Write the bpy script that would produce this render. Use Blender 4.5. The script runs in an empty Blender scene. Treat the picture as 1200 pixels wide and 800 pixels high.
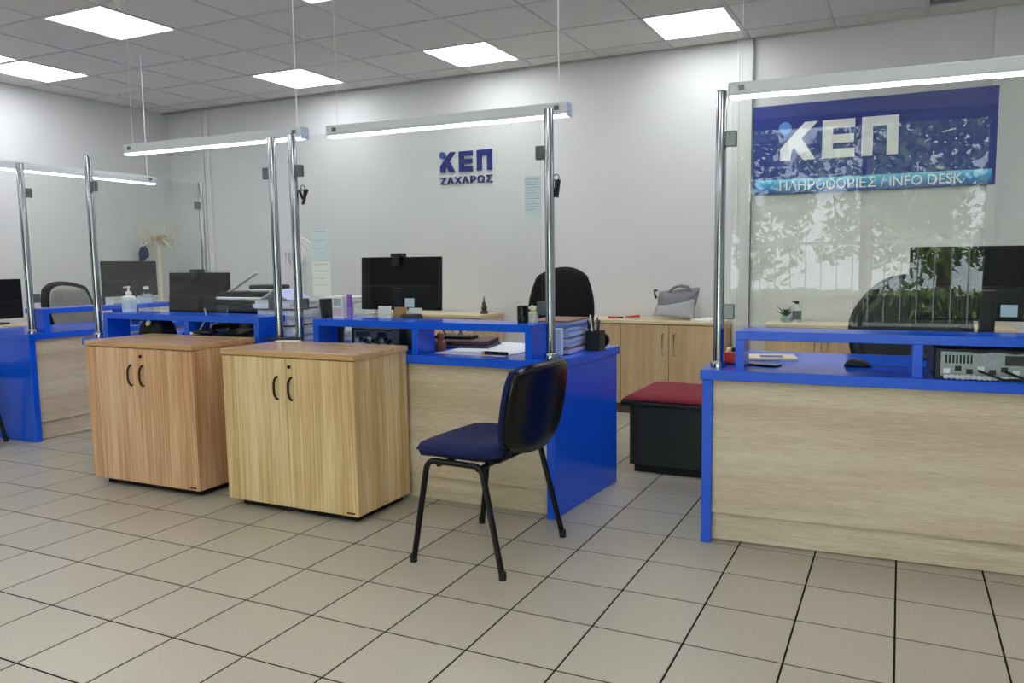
import bpy, bmesh, math, random
from mathutils import Vector, Matrix
random.seed(7)
S = bpy.context.scene
COL = S.collection

# ------------------------------------------------------------------ camera
F_PX, YAW, PITCH, ROLL = 903.49, -0.42289, 0.10211, -0.00894
CAM = Vector((1.18767, -1.95761, 1.18756))
cy, sy, cp, sp = math.cos(YAW), math.sin(YAW), math.cos(PITCH), math.sin(PITCH)
fwd = Vector((sy*cp, cy*cp, -sp)); right = Vector((cy, -sy, 0)); up = right.cross(fwd)
r2 = right*math.cos(ROLL) + up*math.sin(ROLL); u2 = up*math.cos(ROLL) - right*math.sin(ROLL)
cam = bpy.data.cameras.new('camera'); cam_o = bpy.data.objects.new('camera', cam); COL.objects.link(cam_o)
cam.sensor_width = 36; cam.lens = F_PX/1200*36; cam.shift_x = (600-648.62)/1200
cam.clip_start = .05; cam.clip_end = 200
cam_o.matrix_world = Matrix(((r2.x, u2.x, -fwd.x, CAM.x), (r2.y, u2.y, -fwd.y, CAM.y), (r2.z, u2.z, -fwd.z, CAM.z), (0, 0, 0, 1)))
S.camera = cam_o

# ------------------------------------------------------------------ world, sun, exposure
w = bpy.data.worlds.new('sky'); S.world = w; w.use_nodes = True
bg = w.node_tree.nodes['Background']; bg.inputs[0].default_value = (.80, .90, 1.0, 1); bg.inputs[1].default_value = 7.0
sun = bpy.data.lights.new('sun', 'SUN'); sun.energy = 34; sun.angle = .01; sun.color = (1, .95, .86)
sun_o = bpy.data.objects.new('sun', sun); COL.objects.link(sun_o)
sun_o.rotation_euler = (math.radians(-38), 0, math.radians(12))
PANEL_EMIT, BAR_EMIT = 7.5, 3.5
vs = S.view_settings; vs.view_transform = 'Standard'; vs.look = 'None'; vs.gamma = 1; vs.exposure = 0.45; vs.use_curve_mapping = False

# ------------------------------------------------------------------ materials
def lin(c):
    if isinstance(c, str):
        c = c.lstrip('#'); c = [int(c[i:i+2], 16)/255 for i in (0, 2, 4)]
    return tuple((x/12.92 if x <= .04045 else ((x+.055)/1.055)**2.4) for x in c) + (1,)
MATS = {}
def mat(name, col='#888888', rough=.5, metal=0, spec=.5, noise=0, nscale=40, bump=0, bscale=200, coat=0, rnd=0, emit=0, sheen=0):
    if name in MATS: return MATS[name]
    m = bpy.data.materials.new(name); m.use_nodes = True; nt = m.node_tree; N = nt.nodes; b = N['Principled BSDF']
    c = lin(col); b.inputs['Base Color'].default_value = c
    b.inputs['Roughness'].default_value = rough; b.inputs['Metallic'].default_value = metal
    b.inputs['Specular IOR Level'].default_value = spec; b.inputs['Coat Weight'].default_value = coat
    if sheen: b.inputs['Sheen Weight'].default_value = sheen
    if emit:
        b.inputs['Emission Color'].default_value = c; b.inputs['Emission Strength'].default_value = emit
    tc = None
    if noise or bump:
        tc = N.new('ShaderNodeTexCoord')
    src = None
    if noise:
        n = N.new('ShaderNodeTexNoise'); n.inputs['Scale'].default_value = nscale; n.inputs['Detail'].default_value = 4
        nt.links.new(tc.outputs['Object'], n.inputs['Vector'])
        r = N.new('ShaderNodeMapRange'); r.inputs[1].default_value = .3; r.inputs[2].default_value = .7
        r.inputs[3].default_value = 1-noise; r.inputs[4].default_value = 1+noise
        nt.links.new(n.outputs[0], r.inputs[0]); src = r.outputs[0]
    if rnd:
        oi = N.new('ShaderNodeObjectInfo'); r = N.new('ShaderNodeMapRange'); r.inputs[3].default_value = 1-rnd; r.inputs[4].default_value = 1+rnd
        nt.links.new(oi.outputs['Random'], r.inputs[0])
        if src:
            k = N.new('ShaderNodeMath'); k.operation = 'MULTIPLY'; nt.links.new(src, k.inputs[0]); nt.links.new(r.outputs[0], k.inputs[1]); src = k.outputs[0]
        else: src = r.outputs[0]
    if src:
        v = N.new('ShaderNodeVectorMath'); v.operation = 'SCALE'; v.inputs[0].default_value = c[:3]
        nt.links.new(src, v.inputs['Scale']); nt.links.new(v.outputs[0], b.inputs['Base Color'])
    if bump:
        n = N.new('ShaderNodeTexNoise'); n.inputs['Scale'].default_value = bscale; nt.links.new(tc.outputs['Object'], n.inputs['Vector'])
        bp = N.new('ShaderNodeBump'); bp.inputs['Strength'].default_value = bump; bp.inputs['Distance'].default_value = .003
        nt.links.new(n.outputs[0], bp.inputs['Height']); nt.links.new(bp.outputs[0], b.inputs['Normal'])
    MATS[name] = m; return m

def wood(name, c1, c2, c3, axis='z', rough=.42, fine=95, broad=9, along=2.2):
    """laminate: fine grain lines plus broad bands, running along one axis"""
    m = bpy.data.materials.new(name); m.use_nodes = True; nt = m.node_tree; N = nt.nodes; b = N['Principled BSDF']
    tc = N.new('ShaderNodeTexCoord')
    def stretched(s, along):
        mp = N.new('ShaderNodeMapping'); v = [s, s, s]; v['xyz'.index(axis)] = along
        mp.inputs['Scale'].default_value = v; nt.links.new(tc.outputs['Object'], mp.inputs['Vector'])
        n = N.new('ShaderNodeTexNoise'); n.inputs['Scale'].default_value = 1; n.inputs['Detail'].default_value = 5; n.inputs['Roughness'].default_value = .6
        n.inputs['Distortion'].default_value = .3
        nt.links.new(mp.outputs[0], n.inputs['Vector']); return n.outputs[0]
    a = stretched(fine, along); d = stretched(broad, .55)
    mx = N.new('ShaderNodeMix'); mx.inputs[0].default_value = .5; nt.links.new(a, mx.inputs[2]); nt.links.new(d, mx.inputs[3])
    cr = N.new('ShaderNodeValToRGB'); nt.links.new(mx.outputs[0], cr.inputs[0])
    e = cr.color_ramp.elements; e[0].position = .40; e[0].color = lin(c1); e[1].position = .60; e[1].color = lin(c3)
    k = e.new(.5); k.color = lin(c2)
    nt.links.new(cr.outputs[0], b.inputs['Base Color']); b.inputs['Roughness'].default_value = rough
    return m

def glass(name, tint='#ffffff', ior=1.45, rough=0.0):
    m = bpy.data.materials.new(name); m.use_nodes = True; nt = m.node_tree; N = nt.nodes
    N.remove(N['Principled BSDF']); o = N['Material Output']
    t = N.new('ShaderNodeBsdfTransparent'); t.inputs[0].default_value = lin(tint)
    g = N.new('ShaderNodeBsdfGlossy'); g.inputs['Roughness'].default_value = rough
    f = N.new('ShaderNodeFresnel'); f.inputs[0].default_value = ior
    ge = N.new('ShaderNodeNewGeometry'); mr = N.new('ShaderNodeMapRange'); mr.inputs[3].default_value = ior; mr.inputs[4].default_value = 1/ior
    nt.links.new(ge.outputs['Backfacing'], mr.inputs[0]); nt.links.new(mr.outputs[0], f.inputs[0])   # same reflectance on both faces of a pane
    x = N.new('ShaderNodeMixShader'); nt.links.new(f.outputs[0], x.inputs[0]); nt.links.new(t.outputs[0], x.inputs[1]); nt.links.new(g.outputs[0], x.inputs[2])
    nt.links.new(x.outputs[0], o.inputs['Surface']); return m

def emitter(name, col, strength):
    m = bpy.data.materials.new(name); m.use_nodes = True; nt = m.node_tree; b = nt.nodes['Principled BSDF']
    b.inputs['Base Color'].default_value = (.8, .8, .8, 1)
    b.inputs['Emission Color'].default_value = lin(col); b.inputs['Emission Strength'].default_value = strength
    return m

BLUE = mat('blue_laminate', '#0d57de', .2, noise=.03, nscale=6)
OAKH = wood('pale_oak_horizontal', '#bda98e', '#d0bea4', '#ddcfb8', 'x', .5, 330, 9, 12)
OAKC = wood('pale_oak_credenza', '#c4a67c', '#cfb288', '#d9be96', 'z', .45, 120, 12)
OAKT = wood('pale_oak_top', '#d2bd94', '#dcc8a0', '#e3d1ac', 'x', .35, 110, 12)
BEECH = wood('beech_vertical', '#bb8a62', '#d5a77d', '#e6c39c', 'z', .4)
BEECHT = wood('beech_top', '#bd8f60', '#cb9f70', '#d6b081', 'x', .22)
YOAK = wood('yellow_oak_vertical', '#c09d68', '#d8b986', '#e7d0a6', 'z', .4)
YOAKT = wood('yellow_oak_top', '#bf9566', '#cda778', '#d8b78a', 'x', .22)
BLACK = mat('black_plastic', '#0b0b0d', .45)
BLACKM = mat('black_matte', '#08080a', .75)
GLOSSB = mat('black_gloss', '#050608', .12)
DARKG = mat('dark_grey_plastic', '#26282a', .5)
CHROME = mat('brushed_steel', '#a4a8ae', .16, 1)
STEELD = mat('dark_steel', '#6c7078', .4, 1)
GREYC = mat('grey_clamp', '#70757a', .35, .8)
WHITE = mat('white_plastic', '#e9e9e6', .4)
PAPER = mat('paper', '#f1f2f4', .8)
PAPERB = mat('bluish_paper', '#c9dff2', .8)
NAVY = mat('navy_fabric', '#08124a', .9, noise=.25, nscale=300, bump=.3, bscale=500)
LEATHER = mat('black_leather', '#0e0f11', .45, bump=.3, bscale=120)
GREYF = mat('grey_fabric', '#96948f', .95, noise=.15, nscale=200)
CARDB = mat('cardboard_tan', '#b08a62', .85)
RED = mat('red_plastic', '#d6301f', .4)
PANE = glass('clear_glass', '#fbfcfa', 1.34)
BOTTLE = glass('bottle_plastic', '#f4f7fa', 1.5, .03)

# ------------------------------------------------------------------ mesh helpers
class MB:
    def __init__(s): s.bm = bmesh.new()
    def box(s, x0, x1, y0, y1, z0, z1):
        v = [s.bm.verts.new(p) for p in ((x0,y0,z0),(x1,y0,z0),(x1,y1,z0),(x0,y1,z0),(x0,y0,z1),(x1,y0,z1),(x1,y1,z1),(x0,y1,z1))]
        for f in ((0,3,2,1),(4,5,6,7),(0,1,5,4),(1,2,6,5),(2,3,7,6),(3,0,4,7)): s.bm.faces.new([v[i] for i in f])
        return s
    def obox(s, c, size, M):
        """oriented box: centre, size, 3x3 matrix"""
        a, b, d = [k/2 for k in size]; c = Vector(c)
        v = [s.bm.verts.new(c + M @ Vector(p)) for p in ((-a,-b,-d),(a,-b,-d),(a,b,-d),(-a,b,-d),(-a,-b,d),(a,-b,d),(a,b,d),(-a,b,d))]
        for f in ((0,3,2,1),(4,5,6,7),(0,1,5,4),(1,2,6,5),(2,3,7,6),(3,0,4,7)): s.bm.faces.new([v[i] for i in f])
        return s
    def prism(s, poly, h0, h1, axis='z'):
        f = {'z': lambda p, h: (p[0], p[1], h), 'y': lambda p, h: (p[0], h, p[1]), 'x': lambda p, h: (h, p[0], p[1])}[axis]
        a = [s.bm.verts.new(f(p, h0)) for p in poly]; b = [s.bm.verts.new(f(p, h1)) for p in poly]; n = len(poly)
        s.bm.faces.new(a[::-1]); s.bm.faces.new(b)
        for i in range(n): s.bm.faces.new((a[i], a[(i+1) % n], b[(i+1) % n], b[i]))
        return s
    def tube(s, pts, r, n=10, cap=True, flat=1.0):
        pts = [Vector(p) for p in pts]; rs = r if isinstance(r, (list, tuple)) else [r]*len(pts); rings = []
        t0 = (pts[1]-pts[0]).normalized(); ref = Vector((0,0,1)) if abs(t0.z) < .9 else Vector((0,1,0))
        for i, p in enumerate(pts):
            t = ((pts[min(i+1, len(pts)-1)]-p).normalized() + (p-pts[max(i-1, 0)]).normalized()); t = t.normalized() if t.length > 1e-6 else t0
            a = (ref - t*ref.dot(t)).normalized(); b = t.cross(a); ref = a
            rings.append([s.bm.verts.new(p + (a*math.cos(2*math.pi*k/n) + b*flat*math.sin(2*math.pi*k/n))*rs[i]) for k in range(n)])
        for A, B in zip(rings, rings[1:]):
            for k in range(n): s.bm.faces.new((A[k], A[(k+1) % n], B[(k+1) % n], B[k]))
        if cap: s.bm.faces.new(rings[0][::-1]); s.bm.faces.new(rings[-1])
        return s
    def lathe(s, prof, n=20, c=(0,0,0), M=None):
        M = M or Matrix.Identity(3); c = Vector(c); rings = []
        for r, z in prof:
            rings.append([s.bm.verts.new(c + M @ Vector((max(r,1e-4)*math.cos(2*math.pi*k/n), max(r,1e-4)*math.sin(2*math.pi*k/n), z))) for k in range(n)])
        for A, B in zip(rings, rings[1:]):
            for k in range(n): s.bm.faces.new((A[k], A[(k+1) % n], B[(k+1) % n], B[k]))
        s.bm.faces.new(rings[0][::-1]); s.bm.faces.new(rings[-1]); return s
    def pad(s, fn, n=14, m=14):
        """closed cushion: fn(u,v,side) -> point, u,v in [-1,1], the two sides meet on the rim"""
        g = {}
        for sd in (1, -1):
            for i in range(n+1):
                for j in range(m+1):
                    rim = i in (0, n) or j in (0, m)
                    if rim and sd == -1: g[sd,i,j] = g[1,i,j]; continue
                    g[sd,i,j] = s.bm.verts.new(fn(-1+2*i/n, -1+2*j/m, 0 if rim else sd))
            for i in range(n):
                for j in range(m):
                    q = [g[sd,i,j], g[sd,i+1,j], g[sd,i+1,j+1], g[sd,i,j+1]]
                    s.bm.faces.new(q if sd == 1 else q[::-1])
        return s
    def mesh(s, name, bevel=0, seg=2, smooth=False):
        bm = s.bm; bmesh.ops.recalc_face_normals(bm, faces=bm.faces)
        if bevel:
            ed = [e for e in bm.edges if len(e.link_faces) == 2 and e.calc_face_angle(0) > .5]
            bmesh.ops.bevel(bm, geom=ed, offset=bevel, segments=seg, profile=.6, affect='EDGES', clamp_overlap=True)
        me = bpy.data.meshes.new(name); bm.to_mesh(me); bm.free()
        if smooth:
            me.shade_smooth()
            if smooth != 'full': me.set_sharp_from_angle(angle=math.radians(40))
        return me
    def build(s, name, m, parent=None, bevel=0, seg=2, smooth=False):
        me = s.mesh(name, bevel, seg, smooth); me.materials.append(m); return link(name, me, parent)

def link(name, me, parent=None):
    o = bpy.data.objects.new(name, me); COL.objects.link(o)
    if parent: o.parent = parent
    return o
def tag(o, label, cat, group=None):
    o['label'] = label; o['category'] = cat
    if group: o['group'] = group
    return o
def thing(name, label, cat, loc=(0,0,0), rz=0, group=None):
    o = bpy.data.objects.new(name, None); COL.objects.link(o); o.empty_display_size = .1
    o.location = loc; o.rotation_euler = (0, 0, rz); return tag(o, label, cat, group)
def struct(o): o['kind'] = 'structure'; return o
def copy_tree(o, parent=None):
    c = o.copy(); COL.objects.link(c)
    if parent: c.parent = parent
    for ch in list(o.children): copy_tree(ch, c)
    return c
def bx(x0, x1, y0, y1, z0, z1): return MB().box(x0, x1, y0, y1, z0, z1)
def text_mesh(name, body, width, height, depth, m, parent, x, y, z, bold=0.0, spacing=1.0):
    cu = bpy.data.curves.new(name, 'FONT'); cu.body = body; cu.extrude = depth/2; cu.offset = bold; cu.space_character = spacing; cu.resolution_u = 3
    t = bpy.data.objects.new('tmp_text', cu); COL.objects.link(t)
    bpy.context.view_layer.update()
    me = bpy.data.meshes.new_from_object(t.evaluated_get(bpy.context.evaluated_depsgraph_get()))
    bpy.data.objects.remove(t); bpy.data.curves.remove(cu)
    xs = [v.co.x for v in me.vertices]; ys = [v.co.y for v in me.vertices]
    sx = width/(max(xs)-min(xs)); sz = height/(max(ys)-min(ys)); x0, y0 = min(xs), min(ys)
    for v in me.vertices: v.co = Vector((x+(v.co.x-x0)*sx, y-v.co.z, z+(v.co.y-y0)*sz))
    me.name = name; me.materials.clear(); me.materials.append(m)
    return link(name, me, parent)

# ------------------------------------------------------------------ the room
H = 2.8409                        # ceiling
XL, XR, YF = -6.27, 4.5, -5.0     # left wall, right wall, street front
WY = lambda x: 4.143 - .0195*x    # back wall line
TH = -.00857; OX, OY = -2.30909, 3.90382   # ceiling grid
WALL = mat('wall_paint', '#dcddde', .75, noise=.015, nscale=3)
TRIMW = mat('white_casing', '#e3e4e6', .45)

GROUT = mat('dark_grout', '#241c15', .95, spec=.1)
TILE = mat('floor_tile_glaze', '#afa898', .34, noise=.13, nscale=170, rnd=.035, bump=.03, bscale=60)
floor = struct(bx(XL-.1, XR+.1, YF-.1, 4.4, -.12, -.0018).build('floor', GROUT))
T = .302
def tile_geo(bmx, x, y, s):
    h = s/2; c = .0012
    lv = [((x-h, y-h), (x+h, y-h), (x+h, y+h), (x-h, y+h)), ((x-h+c, y-h+c), (x+h-c, y-h+c), (x+h-c, y+h-c), (x-h+c, y+h-c))]
    a = [bmx.verts.new((*p, -.0018)) for p in lv[0]]; b = [bmx.verts.new((*p, -c*.6)) for p in lv[0]]; d = [bmx.verts.new((*p, 0)) for p in lv[1]]
    bmx.faces.new(d)
    for k in range(4):
        j = (k+1) % 4; bmx.faces.new((a[k], a[j], b[j], b[k])); bmx.faces.new((b[k], b[j], d[j], d[k]))
mb = MB(); tile_geo(mb.bm, 0, 0, T-.0068); tile_me = mb.mesh('floor_tile'); tile_me.materials.append(TILE)
cells = []
for i in range(-21, 15):
    for j in range(-17, 14):
        x, y = (i+.5)*T, (j+.5)*T
        if not (XL+.05 < x < XR-.05 and YF+.05 < y < 4.1): continue
        d = Vector((x, y, 0)) - CAM; wz = d.dot(fwd)
        seen = False
        if wz > .3:
            px = 648.6 + F_PX*d.dot(r2)/wz; py = 400 - F_PX*d.dot(u2)/wz
            seen = -70 < px < 1270 and py < 870
        cells.append((0 if seen else 1, d.length, x, y))
cells.sort()
rest = MB()
for k, (ns, d, x, y) in enumerate(cells):
    if k < 300:
        o = link('floor_tile', tile_me, floor); o.location = (x, y, 0)
    else: tile_geo(rest.bm, x, y, T-.0068)
o = rest.build('floor_tile', TILE, floor); o['kind'] = 'stuff'

# walls
def back_box(x0, x1, z0, z1, d0, d1, mbx=None):
    """box along the slightly skewed back wall, d = distance in front of it"""
    mbx = mbx or MB()
    return mbx.prism([(x0, WY(x0)-d1), (x1, WY(x1)-d1), (x1, WY(x1)-d0), (x0, WY(x0)-d0)], z0, z1)
wall_back = struct(back_box(XL-.2, XR+.2, 0, H+.12, -.2, 0).build('wall_back', WALL))
wall_left = struct(bx(XL-.2, XL, YF-.2, 4.3, 0, H+.12).build('wall_left', WALL))
wall_right = struct(bx(XR, XR+.2, YF-.2, 4.3, 0, H+.12).build('wall_right', WALL))
f = MB()
for x0, x1, z0, z1 in ((XL-.2, -1.2, 0, H+.12), (-1.2, 2.75, 0, .12), (-1.2, 2.75, 2.78, H+.12), (2.75, 3.05, 0, H+.12), (3.05, 4.2, 0, .12), (3.05, 4.2, 2.78, H+.12), (4.2, XR+.2, 0, H+.12)):
    f.box(x0, x1, YF-.2, YF, z0, z1)
wall_front = struct(f.build('wall_front', mat('front_wall_darkened', '#5d6066', .8)))  # unseen wall, coloured dark so the glass screens reflect less haze
# column casings and pipe casing on the back wall
for n, (x0, x1, d) in enumerate(((-.005, .128, .035), (-5.84, -5.72, .02), (1.70, 1.755, .03))):
    o = struct(back_box(x0, x1, 0, H, -.01, d).build('trim_%d' % (n+1), WALL, None, .004))
    if n == 0:
        back_box(x0+.018, x0+.026, 0, H, d-.001, d+.006).build('edge_strip', TRIMW, o)
        back_box(x1-.010, x1, 0, H, d-.001, d+.006).build('edge_strip', STEELD, o)
struct(back_box(-5.70, -5.635, 0, H, 0, .03).build('trim_4', TRIMW, None, .006))
for n, (pa, pb) in enumerate((((XL, YF), (XL, 4.26)),)):
    struct(bx(XL, XL+.012, YF, 4.2, 0, .07).build('baseboard_left', TILE))
struct(back_box(XL, XR, 0, .07, 0, .012).build('baseboard_back', TILE))

# ceiling: slab, T-bars, mineral tiles
CTILE = mat('ceiling_tile', '#d9d7d4', .9, noise=.03, nscale=120, rnd=.02, bump=.15, bscale=300)
CBAR = mat('ceiling_bar', '#cccbcc', .55)
PLEN = mat('plenum', '#4a4846', .9)
ceiling = struct(bx(XL-.2, XR+.2, YF-.2, 4.4, H+.05, H+.2).build('ceiling', PLEN))
c_, s_ = math.cos(TH), math.sin(TH)
def cg(a, b): return (OX + .6*(c_*a - s_*b), OY + .6*(s_*a + c_*b))
LIGHTS = [(0,-1),(3,-1),(-3,-1),(-3,-4),(0,-4),(-6,-3),(-6,-4),(3,-4),(6,-4),(9,-1),(9,-4),(-6,-8),(-3,-8),(0,-8),(3,-8),(6,-8),(-6,-11),(-3,-11),(0,-11),(3,-11),(6,-11)]
VENTS = [(6,-1)]
A0, A1, B0, B1 = -7, 12, -15, 1
XA, XB, YA, YB = -6.63, 11.37, -14.9, .37     # clip of the grid at the walls, in cells
ctile_me = {}
for a in range(A0, A1):
    for b in range(B0, B1):
        if (a, b) in LIGHTS or (a, b) in VENTS: continue
        e = .019
        x0, x1 = max(a+e, XA), min(a+1-e, XB); y0, y1 = max(b+e, YA), min(b+1-e, YB)
        if x1-x0 < .05 or y1-y0 < .05: continue
        key = (round(x1-x0, 3), round(y1-y0, 3))
        if key not in ctile_me:
            hx, hy = key[0]*.3, key[1]*.3
            me = bx(-hx, hx, -hy, hy, 0, .014).mesh('ceiling_tile', .003, 1); me.materials.append(CTILE); ctile_me[key] = me
        o = link('ceiling_tile', ctile_me[key], ceiling); X, Y = cg((x0+x1)/2, (y0+y1)/2); o.location = (X, Y, H+.004); o.rotation_euler.z = TH
def gbar(p, q):
    P, Q = Vector((*p, 0)), Vector((*q, 0)); L = (Q-P).length; an = math.atan2(Q.y-P.y, Q.x-P.x)
    o = bx(0, L, -.0105, .0105, 0, .03).build('ceiling_bar', CBAR, ceiling); o.location = (P.x, P.y, H); o.rotation_euler.z = an
for a in range(A0+1, A1): gbar(cg(a, YA), cg(a, YB))
for b in range(B0+1, B1): gbar(cg(XA, b), cg(XB, b))
struct(back_box(XL, XR, H-.004, H+.02, -.02, .018).build('trim_5', CBAR))
struct(bx(XL, XL+.018, YF, 4.25, H-.004, H+.02).build('trim_6', CBAR))
EMIT = emitter('led_panel', '#fbfdff', PANEL_EMIT)
lab = {(0,-1): 'lit square ceiling panel above the small blue wall lettering', (3,-1): 'lit square ceiling panel next to the column casing by the large sign',
       (-3,-1): 'lit square ceiling panel by the back wall crossed by a hanging wire', (-3,-4): 'lit square ceiling panel beside the small white spotlight dome',
       (0,-4): 'lit square ceiling panel over the customer side of the middle counter', (-6,-3): 'lit square ceiling panel along the left wall, the one nearer the back',
       (-6,-4): 'lit square ceiling panel along the left wall, the one nearer the street'}
for (a, b) in LIGHTS:
    X, Y = cg(a+.5, b+.5)
    t = thing('ceiling_light', lab.get((a, b), 'lit square ceiling panel over the far end beyond the information counter' if b > -5 else 'lit square ceiling panel over the waiting area towards the street windows'), 'ceiling light', (X, Y, H), TH, 'recessed square ceiling lights')
    m = MB(); h = .286
    m.box(-h, h, -h, -h+.012, .002, .028).box(-h, h, h-.012, h, .002, .028).box(-h, -h+.012, -h+.012, h-.012, .002, .028).box(h-.012, h, -h+.012, h-.012, .002, .028)
    m.build('frame', WHITE, t)
    bx(-h+.012, h-.012, -h+.012, h-.012, .006, .02).build('diffuser', EMIT, t)
for (a, b) in VENTS:
    X, Y = cg(a+.5, b+.5); t = thing('ceiling_vent', 'grey slatted air vent in the ceiling over the large sign', 'vent', (X, Y, H), TH)
    bx(-.286, .286, -.286, .286, .018, .03).build('back_plate', DARKG, t)
    for k in range(9): bx(-.28, .28, -.27+k*.064, -.235+k*.064, .002, .012).build('slat', mat('vent_grey', '#8b8d90', .6), t)
def dome(label, X, Y, name, cat, r):
    t = thing(name, label, cat, (X, Y, H))
    MB().lathe([(r, 0), (r*1.05, -.006), (r*.95, -.012), (r*.5, -.012)], 20).build('base_ring', WHITE, t, smooth=True)
    MB().lathe([(r*.7, -.012), (r*.68, -.03), (r*.45, -.046), (0, -.05)], 20).build('lens', mat('milky', '#dcdcdc', .3), t, smooth=True)
dome('white ceiling spotlight dome over the waiting side of the left counter', -3.34, 1.52, 'ceiling_spot', 'spotlight', .032)
dome('small white smoke detector on the ceiling tile near the left wall', -4.776, 2.814, 'smoke_detector', 'detector', .026)
dome('tiny white sprinkler cap on the ceiling close to the left wall', -5.78, 3.30, 'sprinkler_cap', 'sprinkler', .014)

# street windows behind the camera (seen as reflections in the glass screens)
ALU = mat('grey_aluminium', '#4b5058', .4, .5)
for n, (x0, x1, div) in enumerate(((-1.2, 2.75, 3), (3.05, 4.2, 1))):
    y0, y1 = YF-.14, YF-.08; m = MB(); fr = .05
    m.box(x0, x1, y0, y1, .12, .12+fr).box(x0, x1, y0, y1, 2.78-fr, 2.78).box(x0, x0+fr, y0, y1,   .12+fr, 2.78-fr).box(x1-fr, x1, y0, y1,   .12+fr, 2.78-fr)
    wd = struct(m.build('window_%d' % (n+1), ALU))
    for k in range(1, div):
        x = x0+(x1-x0)*k/div; bx(x-.025, x+.025, y0, y1,   .12+fr, 2.78-fr).build('mullion', ALU, wd)
    for k in range(div):
        xa = x0+(x1-x0)*k/div+.03; xb = x0+(x1-x0)*(k+1)/div-.03; bx(xa, xb, YF-.115, YF-.107, .16, 2.74).build('pane', PANE, wd)
    if n == 1:
        for k in range(8): bx(x0+.06+k*.13, x0+.15+k*.13, YF-.05, YF-.046, .2, 2.7).build('blind_slat', mat('blind', '#c9ccd0', .8), wd)

# ------------------------------------------------------------------ outside: pavement, fence, trees
struct(bx(-25, 25, -30, YF-.2, -.25, -.08).build('pavement', mat('pavement', '#9b968c', .9, noise=.1, nscale=5)))
LEAF = mat('tree_leaf', '#5f7a30', .35, noise=.3, nscale=2)
BARK = mat('bark', '#4d4034', .9, noise=.2, nscale=12)
fence = thing('street_fence', 'grey upright bar fence across the street, seen reflected in the glass', 'fence', (0, -8.2, -.08))
FW = mat('fence_grey', '#8a9096', .5)
for z in (.25, 1.5): bx(-5, 6, -.02, .02, z, z+.05).build('rail', FW, fence)
bar_me = bx(-.009, .009, -.009, .009, 0, 1.7).mesh('bar'); bar_me.materials.append(FW)
for k in range(48):
    o = link('bar', bar_me, fence); o.location = (-4.95+k*.23, 0, 0)
def tree(label, x, y, h, r, seed):
    rg = random.Random(seed); t = thing('street_tree', label, 'tree', (x, y, -.08), 0, 'trees across the street')
    MB().tube([(0,0,0), (.05,.03,h*.3), (-.04,.02,h*.55), (.05,0,h*.8)], [.14,.11,.09,.04], 8).build('trunk', BARK, t, smooth=True)
    m = MB(); cl = [(rg.uniform(-r, r), rg.uniform(-r*.6, r*.6), h*.55+rg.uniform(-.28, .45)*h, rg.uniform(.35, .65)) for _ in range(24)]
    for cx, cyy, cz, cr in cl:
        for _ in range(110):
            d = Vector((rg.gauss(0,1), rg.gauss(0,1), rg.gauss(0,1))).normalized()*cr*rg.uniform(.5, 1)
            p = Vector((cx, cyy, cz))+d; a = Vector((rg.uniform(-1,1), rg.uniform(-1,1), rg.uniform(-1,1))).normalized()
            b = a.cross(Vector((rg.uniform(-1,1), rg.uniform(-1,1), rg.uniform(-1,1)))).normalized(); l, ww = rg.uniform(.08, .14), rg.uniform(.03, .055)
            m.bm.faces.new([m.bm.verts.new(q) for q in (p-a*l, p+b*ww, p+a*l, p-b*ww)])
    o = m.build('foliage', LEAF, t); o['kind'] = 'stuff'
for k, (x, y, h, r) in enumerate(((-3.6, -10.0, 4.2, .85), (-.3, -10.2, 4.4, .85), (3.0, -10.0, 4.2, .85), (6.3, -10.2, 4.4, .85))):
    tree('leafy green tree right behind the street fence, seen as a reflection', x, y, h, r, 30+k)
for k, (x, y, h, r) in enumerate(((-5.2, -13.5, 5.2, 1.0), (-1.6, -13.8, 5.4, 1.0), (2.0, -13.5, 5.2, 1.0), (5.6, -13.8, 5.4, 1.0))):
    tree('taller tree in the second row across the street, seen as a reflection', x, y, h, r, 60+k)
t = thing('hedge', 'dense dark hedge growing along the street fence, seen as a reflection', 'hedge', (0, -8.55, -.08))
rg = random.Random(77); m = MB()
for _ in range(5000):
    p = Vector((rg.uniform(-5, 6), rg.uniform(-.2, .2), rg.uniform(0, .8))); a = Vector((rg.uniform(-1,1), rg.uniform(-1,1), rg.uniform(-1,1))).normalized()
    b = a.cross(Vector((rg.uniform(-1,1), rg.uniform(-1,1), rg.uniform(-1,1)))).normalized(); l, ww = rg.uniform(.05, .09), rg.uniform(.025, .045)
    m.bm.faces.new([m.bm.verts.new(q) for q in (p-a*l, p+b*ww, p+a*l, p-b*ww)])
o = m.build('foliage', LEAF, t); o['kind'] = 'stuff'
bx(-4.9, 5.9, -.08, .08, 0, .7).build('branch_core', mat('hedge_core', '#1c2414', .95), t)

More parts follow.
